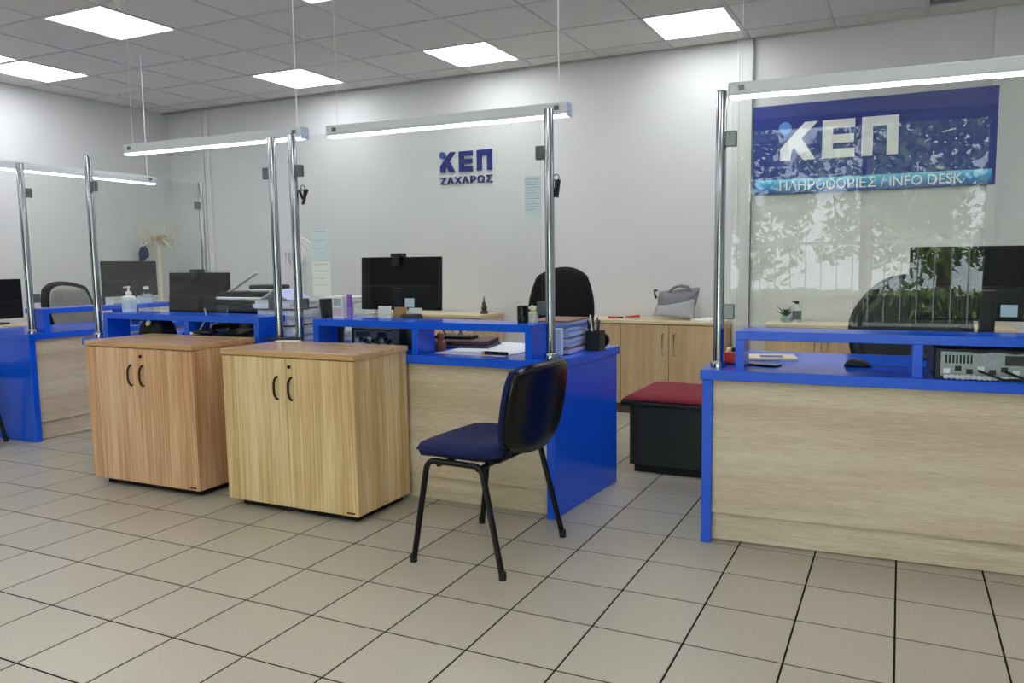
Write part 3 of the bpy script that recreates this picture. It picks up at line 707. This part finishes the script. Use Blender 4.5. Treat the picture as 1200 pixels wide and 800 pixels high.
for k in range(4):
    a = k*math.pi/2; c, s = math.cos(a), math.sin(a)
    MB().pad(lambda u, v, sd: (fc.x+(.06+.05*u)*c-(.035*v)*s, fc.y-.008+.02*v+.001*sd, fc.z+(.06+.05*u)*s+(.035*v)*c), 4, 4).build('blade', mat('fan_blade', '#d9d5e2', .4), t, smooth=True)
# carton, spray and small things on the riser of the middle counter
t = T_('carton', 'small white printed carton on the riser shelf beside the purple tube', 'box', -1.548, 1.352, ZS)
bx(-.038, .030, -.03, .03, 0, .118).build('carton_body', PAPER, t, .001, 1)
bx(-.030, .022, -.0305, -.030, .065, .105).build('picture_print', mat('print_grey', '#a9b4c2', .7, noise=.4, nscale=120), t)
bx(-.034, .026, -.0305, -.030, .008, .055).build('text_print', mat('print_pink', '#d8c3c6', .7, noise=.2, nscale=200), t)
t = T_('purple_tube', 'purple cosmetic tube standing on the riser shelf', 'bottle', -1.489, 1.345, ZS)
MB().lathe([(.014, 0), (.014, .058), (.0125, .060), (.014, .063), (.014, .125), (.010, .128)], 18).build('tube_body', mat('purple', '#8b5fc0', .35), t, smooth=True)
t = T_('card_rack', 'small rack of printed cards below the middle counter monitor', 'card holder', -1.43, 1.634, ZD)
for k, (mm, x) in enumerate(((PAPER, -.05), (CARDB, .045), (PAPER, .13))):
    MB().obox((x, .02*k, .105+.0), (.085, .006, .21-.01*k), Matrix.Rotation(-.06, 3, 'X')).build('card', mm, t)
bx(-.10, .18, -.010, .05, 0, .05).build('holder', DARKG, t, .003, 1)
t = T_('black_speaker', 'small round black speaker below the monitor on the middle counter', 'speaker', -1.183, 1.47, ZD)
MB().lathe([(.06, 0), (.068, .02), (.068, .15), (.055, .178), (.0, .182)], 20).build('speaker_body', BLACK, t, smooth=True)
# desktop computer lying under the riser of the middle counter
METP = mat('port_plate', '#8d949a', .4, .6, noise=.15, nscale=90)
def desktop(label, x, y, z, w, h, d, rz):
    t = T_('desktop_computer', label, 'computer', x, y, z, rz)
    bx(0, w, 0, d, 0, h).build('case', BLACK, t, .003, 1)
    pl = bx(.02, w-.012, -.003, 0, .012, h-.012).build('port_plate', METP, t)
    rg = random.Random(int(w*1000))
    for k in range(9):
        a = .03+k*(w-.08)/9; bx(a, a+.022, -.006, -.003, .022+.01*(k % 2), .022+.01*(k % 2)+.018).build('port', BLACK if k % 3 else mat('port_white', '#d6d9dc', .4), pl)
    for k in range(8): bx(.035+k*.012, .041+k*.012, -.005, -.003, h*.52, h-.024).build('vent_slot', BLACKM, pl)
    bx(w*.55, w*.72, -.005, -.003, h*.5, h-.022).build('fan_grille', DARKG, pl)
    for k in range(3):
        a = w*(.35+.2*k); MB().tube([(a, -.004, .035), (a+.02, -.05, .03), (a+.07, -.06, .012), (a+.14, -.035, .010)], .005, 6).build('cable', BLACK, t, smooth=True)
    pts = [(.03+k*.006, -.022+.004*math.sin(k*.5), .011) for k in range(int((w-.05)/.006))]
    MB().tube(pts, [.009 if k % 3 else .0055 for k in range(len(pts))], 8).build('corrugated_cable', GP, t)
    pts = [(.06+k*.02, -.018, h-.006+.004*math.sin(k*1.1)) for k in range(int((w-.08)/.02))]
    MB().tube(pts, .005, 6).build('cable', BLACK, t, smooth=True)
    return t
desktop('black desktop computer lying under the riser shelf of the middle counter', -1.585, 1.47, ZD, .33, .10, .15, 0)
desktop('desktop computer with silver port plate under the information counter riser', 1.315, 1.262, ZD, .42, .115, .34, .052)
# under riser right bay of the middle counter
t = T_('figurine', 'small round brown wooden ornament under the riser of the middle counter', 'ornament', -.985, 1.44, ZD)
MB().lathe([(.022, 0), (.03, .02), (.028, .04), (.016, .052), (.021, .07), (.017, .088), (0, .094)], 18).build('ornament_body', mat('brown_wood', '#8a4a2c', .4), t, smooth=True)
o = tag(MB().obox((0, 0, .012), (.34, .24, .024), Matrix.Identity(3)).build('closed_folder', mat('maroon', '#3d1622', .45), None, .003, 1), 'dark maroon folder lying on the middle counter worktop', 'folder'); o.location = (-.98, 1.66, ZD+.0145); o.rotation_euler.z = .25
o = tag(bx(-.17, .17, -.12, .12, 0, .012).build('notebook', mat('navy_cover', '#16204a', .4), None, .002, 1), 'thin navy notebook under the maroon folder on the middle counter', 'notebook'); o.location = (-.96, 1.645, ZD+.0021); o.rotation_euler.z = .2
t = T_('stamp_tray', 'black tray with ink stamps on the maroon folder', 'tray', -1.03, 1.67, ZD+.0388, .1)
bx(-.11, .11, -.05, .05, 0, .018).build('tray_body', BLACK, t, .004, 1)
for k in range(4): MB().lathe([(.014, .018), (.014, .03), (.006, .034), (.011, .05), (0, .054)], 12, (-.075+k*.05, 0, 0)).build('stamp', mat('stamp_grey', '#b4a58e', .4) if k % 2 else CHROME, t, smooth=True)
o = tag(bx(-.20, .20, -.29, .29, 0, .002).build('desk_pad', mat('white_pad', '#e6e8ee', .5), None), 'white desk pad lying on the middle counter under the pen', 'desk pad'); o.location = (-.725, 1.59, ZD); o.rotation_euler.z = -.03
t = T_('pen', 'fat black pen with gold ring lying at the edge of the middle counter', 'pen', -.60, 1.32, ZD+.0112, -.05)
MB().tube([(-.055, 0, 0), (.07, 0, 0)], .009, 12).build('barrel', GLOSSB, t, smooth=True)
MB().tube([(-.075, 0, 0), (-.055, 0, 0)], [.006, .009], 12).build('tip', mat('gold', '#c9a24a', .3, .8), t, smooth=True)
o = tag(MB().lathe([(.026, 0), (.026, .008), (.028, .01), (.028, .078), (.024, .082), (0, .082)], 22).build('black_canister', GLOSSB, None, smooth=True), 'glossy black canister on the riser shelf near the steel post', 'canister'); o.location = (-.462, 1.352, ZS)
t = T_('bead_jar', 'jar of cream dried flowers on the riser shelf by the post', 'jar', -.405, 1.350, ZS)
MB().lathe([(.018, 0), (.024, .01), (.024, .045), (.020, .048)], 16).build('jar_body', mat('cream_glass', '#e4dcc2', .3), t, smooth=True)
rg = random.Random(4)
for k in range(22):
    a, z, r = rg.uniform(0, 6.28), rg.uniform(.045, .082), rg.uniform(.004, .02)
    MB().lathe([(0, -.007), (.006, -.003), (.006, .003), (0, .007)], 7, (r*math.cos(a), r*math.sin(a), z)).build('bead', mat('bead_cream', '#efe6c8', .6), t, smooth=True)
pile('document_stack', 'thick stack of bluish documents on the middle counter beside the post', 'papers', -.385, 1.62, ZD, .225, .31, [.004+.004*((k*7) % 4) for k in range(16)], [BP2, LP, BR, BP, LP, BP, GP, BP2, BP, LP, BP, BP, LP, BP2, BP, BR], 11, .02)
o = tag(bx(-.03, .03, -.015, .015, 0, .13).build('flyer_holder', PAPERB, None, .002, 1), 'narrow pale leaflet box between riser and steel post', 'leaflets'); o.location = (-.325, 1.44, ZD)
t = T_('pen_cup', 'black square pen cup with pens at the end of the middle counter', 'pen cup', -.224, 1.70, ZD)
m = MB(); m.box(-.038,.038,-.038,-.035,0,.10).box(-.038,.038,.035,.038,0,.10).box(-.038,-.035,-.035,.035,0,.10).box(.035,.038,-.035,.035,0,.10).box(-.035,.035,-.035,.035,0,.004); m.build('cup', BLACK, t)
for k in range(5):
    a = k*1.25; MB().tube([(.012*math.cos(a), .012*math.sin(a), .006), (.032*math.cos(a)-.01, .032*math.sin(a), .155+.012*(k % 3))], .0042, 7).build('pen', [BLACK, mat('pen_blue', '#27408a', .3), WHITE, BLACK, DARKG][k], t)
t = T_('tape_dispenser', 'black tape roll beside the pen cup', 'tape', -.235, 1.82, ZD)
MB().lathe([(.02, -.012), (.04, -.012), (.04, .012), (.02, .012)], 20, (0, 0, .04), Matrix.Rotation(math.pi/2, 3, 'X')).build('roll', BLACK, t, smooth=True)
# monitor table items on the back credenzas
t = T_('handbag', 'grey woven handbag slumped on the oak credenza', 'handbag', -.415, 3.955, .749)
BAGG = mat('grey_weave', '#85868c', .95, noise=.25, nscale=160, bump=.5, bscale=220); BAGL = mat('light_grey_weave', '#a9a9ad', .95, noise=.2, nscale=160, bump=.5, bscale=220)
MB().pad(lambda u, v, sd: (u*(.155+.015*v)*math.sqrt(1-.12*v**4)+.02*v, .02+sd*.055*(1-max(abs(u), abs(v))**4)*(1-.3*v), .112+v*.108+.018*u*v), 14, 12).build('bag_body', BAGG, t, smooth='full')
MB().pad(lambda u, v, sd: (u*.160*(1-.06*v)+.0, -.045+sd*.03*(1-max(abs(u), abs(v))**4)+.03*v, .062+v*(.058+.022*u)+.008*u), 14, 12).build('front_flap', BAGL, t, smooth='full')
for (xa, xb, zt) in ((-.06, .12, .245), (-.05, .13, .25)):
    MB().tube([(xa, 0, .20), (xa+.04, -.01, zt-.012), ((xa+xb)/2, -.01, zt), (xb-.03, 0, zt-.008), (xb, 0, .20)], .010, 8).build('strap', BAGG, t, smooth=True)
MB().tube([(-.155, 0, .21), (-.17, -.02, .215), (-.165, -.03, .18), (-.15, -.03, .15)], .009, 8).build('strap', BLACK, t, smooth=True)
t = T_('red_marker', 'red marker with black cap lying on the oak credenza', 'marker', -.90, 3.90, .743, .08)
MB().tube([(-.06, 0, 0), (.02, 0, 0)], .008, 10).build('barrel', RED, t, smooth=True); MB().tube([(.02, 0, 0), (.065, 0, 0)], .007, 10).build('cap', BLACK, t, smooth=True)
t = T_('stapler', 'red stapler lying on the oak credenza beside the marker', 'stapler', -.755, 3.90, .735, .05)
bx(-.06, .06, -.015, .015, 0, .008).build('stapler_base', GP, t, .002, 1); MB().prism([(-.06, .010), (.06, .012), (.055, .032), (-.05, .02)], -.013, .013, 'y').build('stapler_arm', RED, t, .003, 2)
o = tag(bx(-.09, .09, -.12, .12, 0, .012).build('loose_papers', PAPER, None, .001, 1), 'thin white papers on the oak credenza beside the handbag', 'papers'); o.location = (-.15, 3.955, .735); o.rotation_euler.z = -.4
t = T_('spire_ornament', 'small dark spire-shaped ornament on the credenza by the back wall', 'ornament', -2.135, 3.95, .745)
MB().lathe([(.035, 0), (.035, .02), (.022, .03), (.026, .06), (.016, .075), (.02, .09), (.008, .11), (.004, .15), (0, .16)], 14).build('spire', mat('bronze', '#3b3a36', .4, .5, noise=.4, nscale=60), t, smooth=True)
t = T_('potted_plant', 'small leafy plant in a pale blue pot on the credenza', 'plant', .425, 3.93, .735)
MB().lathe([(.030, 0), (.042, .015), (.045, .035), (.038, .045), (.034, .042), (.0, .036)], 20).build('pot', mat('pale_blue_pot', '#9fb7bd', .4), t, smooth=True)
rg = random.Random(9)
for k in range(16):
    a = rg.uniform(0, 6.28); l = rg.uniform(.06, .12); e_ = rg.uniform(.5, 1.3); c, s = math.cos(a), math.sin(a)
    d = Vector((c*math.cos(e_), s*math.cos(e_), math.sin(e_))); n = Vector((-s, c, 0)); b0 = Vector((0, 0, .038))
    m = MB(); p = [b0, b0+d*l*.5+n*.012, b0+d*l+Vector((c*.01, s*.01, -.01)), b0+d*l*.5-n*.012]; q = [x_+Vector((0, 0, .0015)) for x_ in p]
    va = [m.bm.verts.new(x_) for x_ in p]; vb = [m.bm.verts.new(x_) for x_ in q]; m.bm.faces.new(va[::-1]); m.bm.faces.new(vb)
    for i in range(4): m.bm.faces.new((va[i], va[(i+1) % 4], vb[(i+1) % 4], vb[i]))
    m.build('leaf', mat('plant_green', '#2f4a2a', .5), t)
t = T_('spray_bottle', 'white spray bottle with dark label beside the potted plant', 'bottle', .500, 3.93, .735)
MB().lathe([(.030, 0), (.032, .006), (.032, .10), (.026, .118), (.012, .128), (.012, .135)], 20).build('bottle_body', mat('pearl_white', '#cfd3d6', .3), t, smooth=True)
MB().lathe([(.0325, .02), (.0325, .085)], 20).build('label_print', mat('dark_label', '#59626e', .4, noise=.5, nscale=70), t, smooth=True)
bx(-.016, .014, -.012, .012, .135, .160).build('trigger_head', BLACK, t, .004, 1); bx(-.034, -.016, -.006, .006, .146, .158).build('nozzle', BLACK, t)
# on the information counter
t = T_('computer_mouse', 'black wired computer mouse on the blue information counter', 'mouse', 1.035, 1.50, ZD, .1)
MB().pad(lambda u, v, sd: (u*.055, v*.03*math.sqrt(1-.2*u*u), .002+(.034*(1-max(abs(u), abs(v))**3)*(1-.25*u) if sd == 1 else 0)), 14, 10).build('mouse_body', BLACK, t, smooth='full')
MB().tube([(.054, 0, .006), (.12, .01, .004), (.20, .0, .004), (.28, .03, .004)], .0018, 6).build('cable', BLACK, t, smooth=True)
t = T_('red_box', 'red plastic stamp box beside the steel post on the information counter', 'box', .528, 1.43, ZD, .05)
bx(-.035, .035, -.04, .04, .006, .052).build('box_body', RED, t, .006, 2); bx(-.038, .038, -.043, .043, 0, .008).build('base', BLACK, t, .002, 1)
for k in range(3): MB().lathe([(.012, .052), (.012, .066), (.006, .07)], 10, (-.018+.018*k, .01*(k-1), 0)).build('knob', [mat('cream2', '#e3d8b5', .5), BLACK, RED][k], t, smooth=True)
t = T_('flat_calendar', 'flat printed desk calendar on the information counter', 'calendar', .665, 1.66, ZD, .25)
bx(-.12, .10, -.08, .08, 0, .012).build('calendar_pad', mat('calendar_cream', '#e0d3b0', .7), t, .001, 1); bx(-.06, .04, -.05, .02, .012, .013).build('print', mat('print_blue', '#3b4f93', .6), t)
o = tag(bx(-.035, .035, -.07, .07, 0, .008).build('mobile_phone', GLOSSB, None, .003, 2), 'black mobile phone lying on the information counter near the red box', 'phone'); o.location = (.66, 1.41, ZD); o.rotation_euler.z = 1.3
t = T_('keyboard', 'black keyboard on the information counter behind the riser post', 'keyboard', 1.42, 1.83, ZD, .06)
bx(-.17, .20, .0, .14, 0, .016).build('keyboard_body', BLACK, t, .003, 1)
for rr in range(4):
    for cc in range(14): bx(-.16+cc*.0255, -.139+cc*.0255, .012+rr*.031, .037+rr*.031, .016, .021).build('key', DARKG, t)
# black clip-board and card near the paired posts on the yellow cabinet
o = tag(bx(-.10, .10, -.05, .05, 0, .006).build('black_pad', BLACKM, None, .002, 1), 'thin black pad lying at the back of the yellowish oak cabinet', 'pad'); o.location = (-1.86, 1.235, .786); o.rotation_euler.z = .35
o = tag(bx(-.065, .065, -.017, .017, 0, .004).build('white_strip', PAPER, None), 'narrow white card lying on the yellowish oak cabinet top', 'card'); o.location = (-1.76, 1.17, .786); o.rotation_euler.z = .30
# notices taped to the middle screen (rear face of the pane)
def notice(label, x0, x1, z0, z1, m, lines):
    t = thing('notice', label, 'notice', (x0, 1.3165, z0), -.006)
    bx(0, x1-x0, 0, .0006, 0, z1-z0).build('sheet', m, t)
    for k in range(lines):
        z = (z1-z0)*(.92-.8*k/lines); bx((x1-x0)*.1, (x1-x0)*(.9-.15*(k % 3 == 2)), -.0004, 0, z-.002, z).build('text_line', mat('faint_print', '#8fa6c2', .8), t)
SHB = mat('notice_blue', '#dfeefe', .7); SHW = mat('notice_pale', '#f3f8fc', .8)
notice('tall pale blue notice taped to the screen near its black-keyed post', -.428, -.345, 1.40, 1.588, SHB, 12)
notice('upper pale blue notice taped to the screen beside the paired posts', -1.712, -1.592, 1.212, 1.375, SHB, 3)
notice('lower pale printed notice taped to the screen beside the paired posts', -1.708, -1.585, 1.02, 1.205, SHW, 4)
# black key bundles on the posts
def keys(label, x, y, z, seed):
    rg = random.Random(seed); t = thing('key_bundle', label, 'keys', (x, y, z))
    MB().tube([(.014*math.cos(k*.45), 0, .014*math.sin(k*.45)) for k in range(15)], .0022, 6).build('ring', BLACK, t)
    for k in range(4):
        a = rg.uniform(-.5, .5); l = rg.uniform(.05, .09); MB().obox((math.sin(a)*l*.5, .004*k-.008, -.01-math.cos(a)*l*.5), (.016, .003, l), Matrix.Rotation(a, 3, 'Y')).build('key', BLACK, t)
keys('black bunch of keys hanging beside the post near the document stack', -.268, 1.325, 1.575, 1)
keys('black bunch of keys hanging on the post between the paper pile and the notices', -1.775, 1.345, 1.60, 2)
# coat stand in the corner with a dark cap
CREAM = mat('cream_metal', '#d9d2ba', .5)
t = thing('coat_stand', 'cream coat stand with curved hooks in the back left corner', 'coat stand', (-6.02, 3.86, 0))
MB().lathe([(.19, 0), (.19, .02), (.03, .04), (.024, .06), (.024, 1.50)], 18).build('pole', CREAM, t, smooth=True)
MB().lathe([(.075, 1.46), (.08, 1.48), (.08, 1.50), (.06, 1.515)], 18).build('collar', mat('tan_collar', '#b9a184', .5), t, smooth=True)
for k in range(6):
    a = k*math.pi/3; c, s = math.cos(a), math.sin(a)
    MB().tube([(.07*c,.07*s,1.49), (.13*c,.13*s,1.47), (.18*c,.18*s,1.51), (.17*c,.17*s,1.57), (.19*c,.19*s,1.61)], .010, 8).build('hook', CREAM, t, smooth=True)
    MB().tube([(.07*c,.07*s,1.47), (.12*c,.12*s,1.42), (.15*c,.15*s,1.40), (.165*c,.165*s,1.43)], .009, 8).build('hook', CREAM, t, smooth=True)
t = thing('dark_cap', 'dark navy folded umbrella bag hanging from the coat stand hook', 'bag', (-6.155, 3.78, 1.26))
MB().pad(lambda u, v, sd: (u*(.075-.045*max(0, v))*(1-.1*v*v), sd*.03*(1-max(abs(u), abs(v))**4), .065+v*.075+.03*u*(v < 0)*(-v)), 10, 10).build('bag_body', NAVY, t, smooth='full')
MB().tube([(-.012, 0, .135), (-.008, 0, .175), (.008, 0, .175), (.012, 0, .135)], .003, 6).build('loop', BLACK, t, smooth=True)
# small cards on the left counter riser
for k, (yy, hh) in enumerate(((1.95, .05), (2.20, .045), (2.28, .07))):
    o = tag(bx(-.004, .004, -.035, .035, 0, hh).build('desk_card', PAPER, None), ['white card standing on the left counter riser near the grey chair', 'white card standing on the left counter riser below the monitor', 'taller white card standing on the left counter riser below the monitor'][k], 'card'); o.location = (-4.22, yy, ZS)
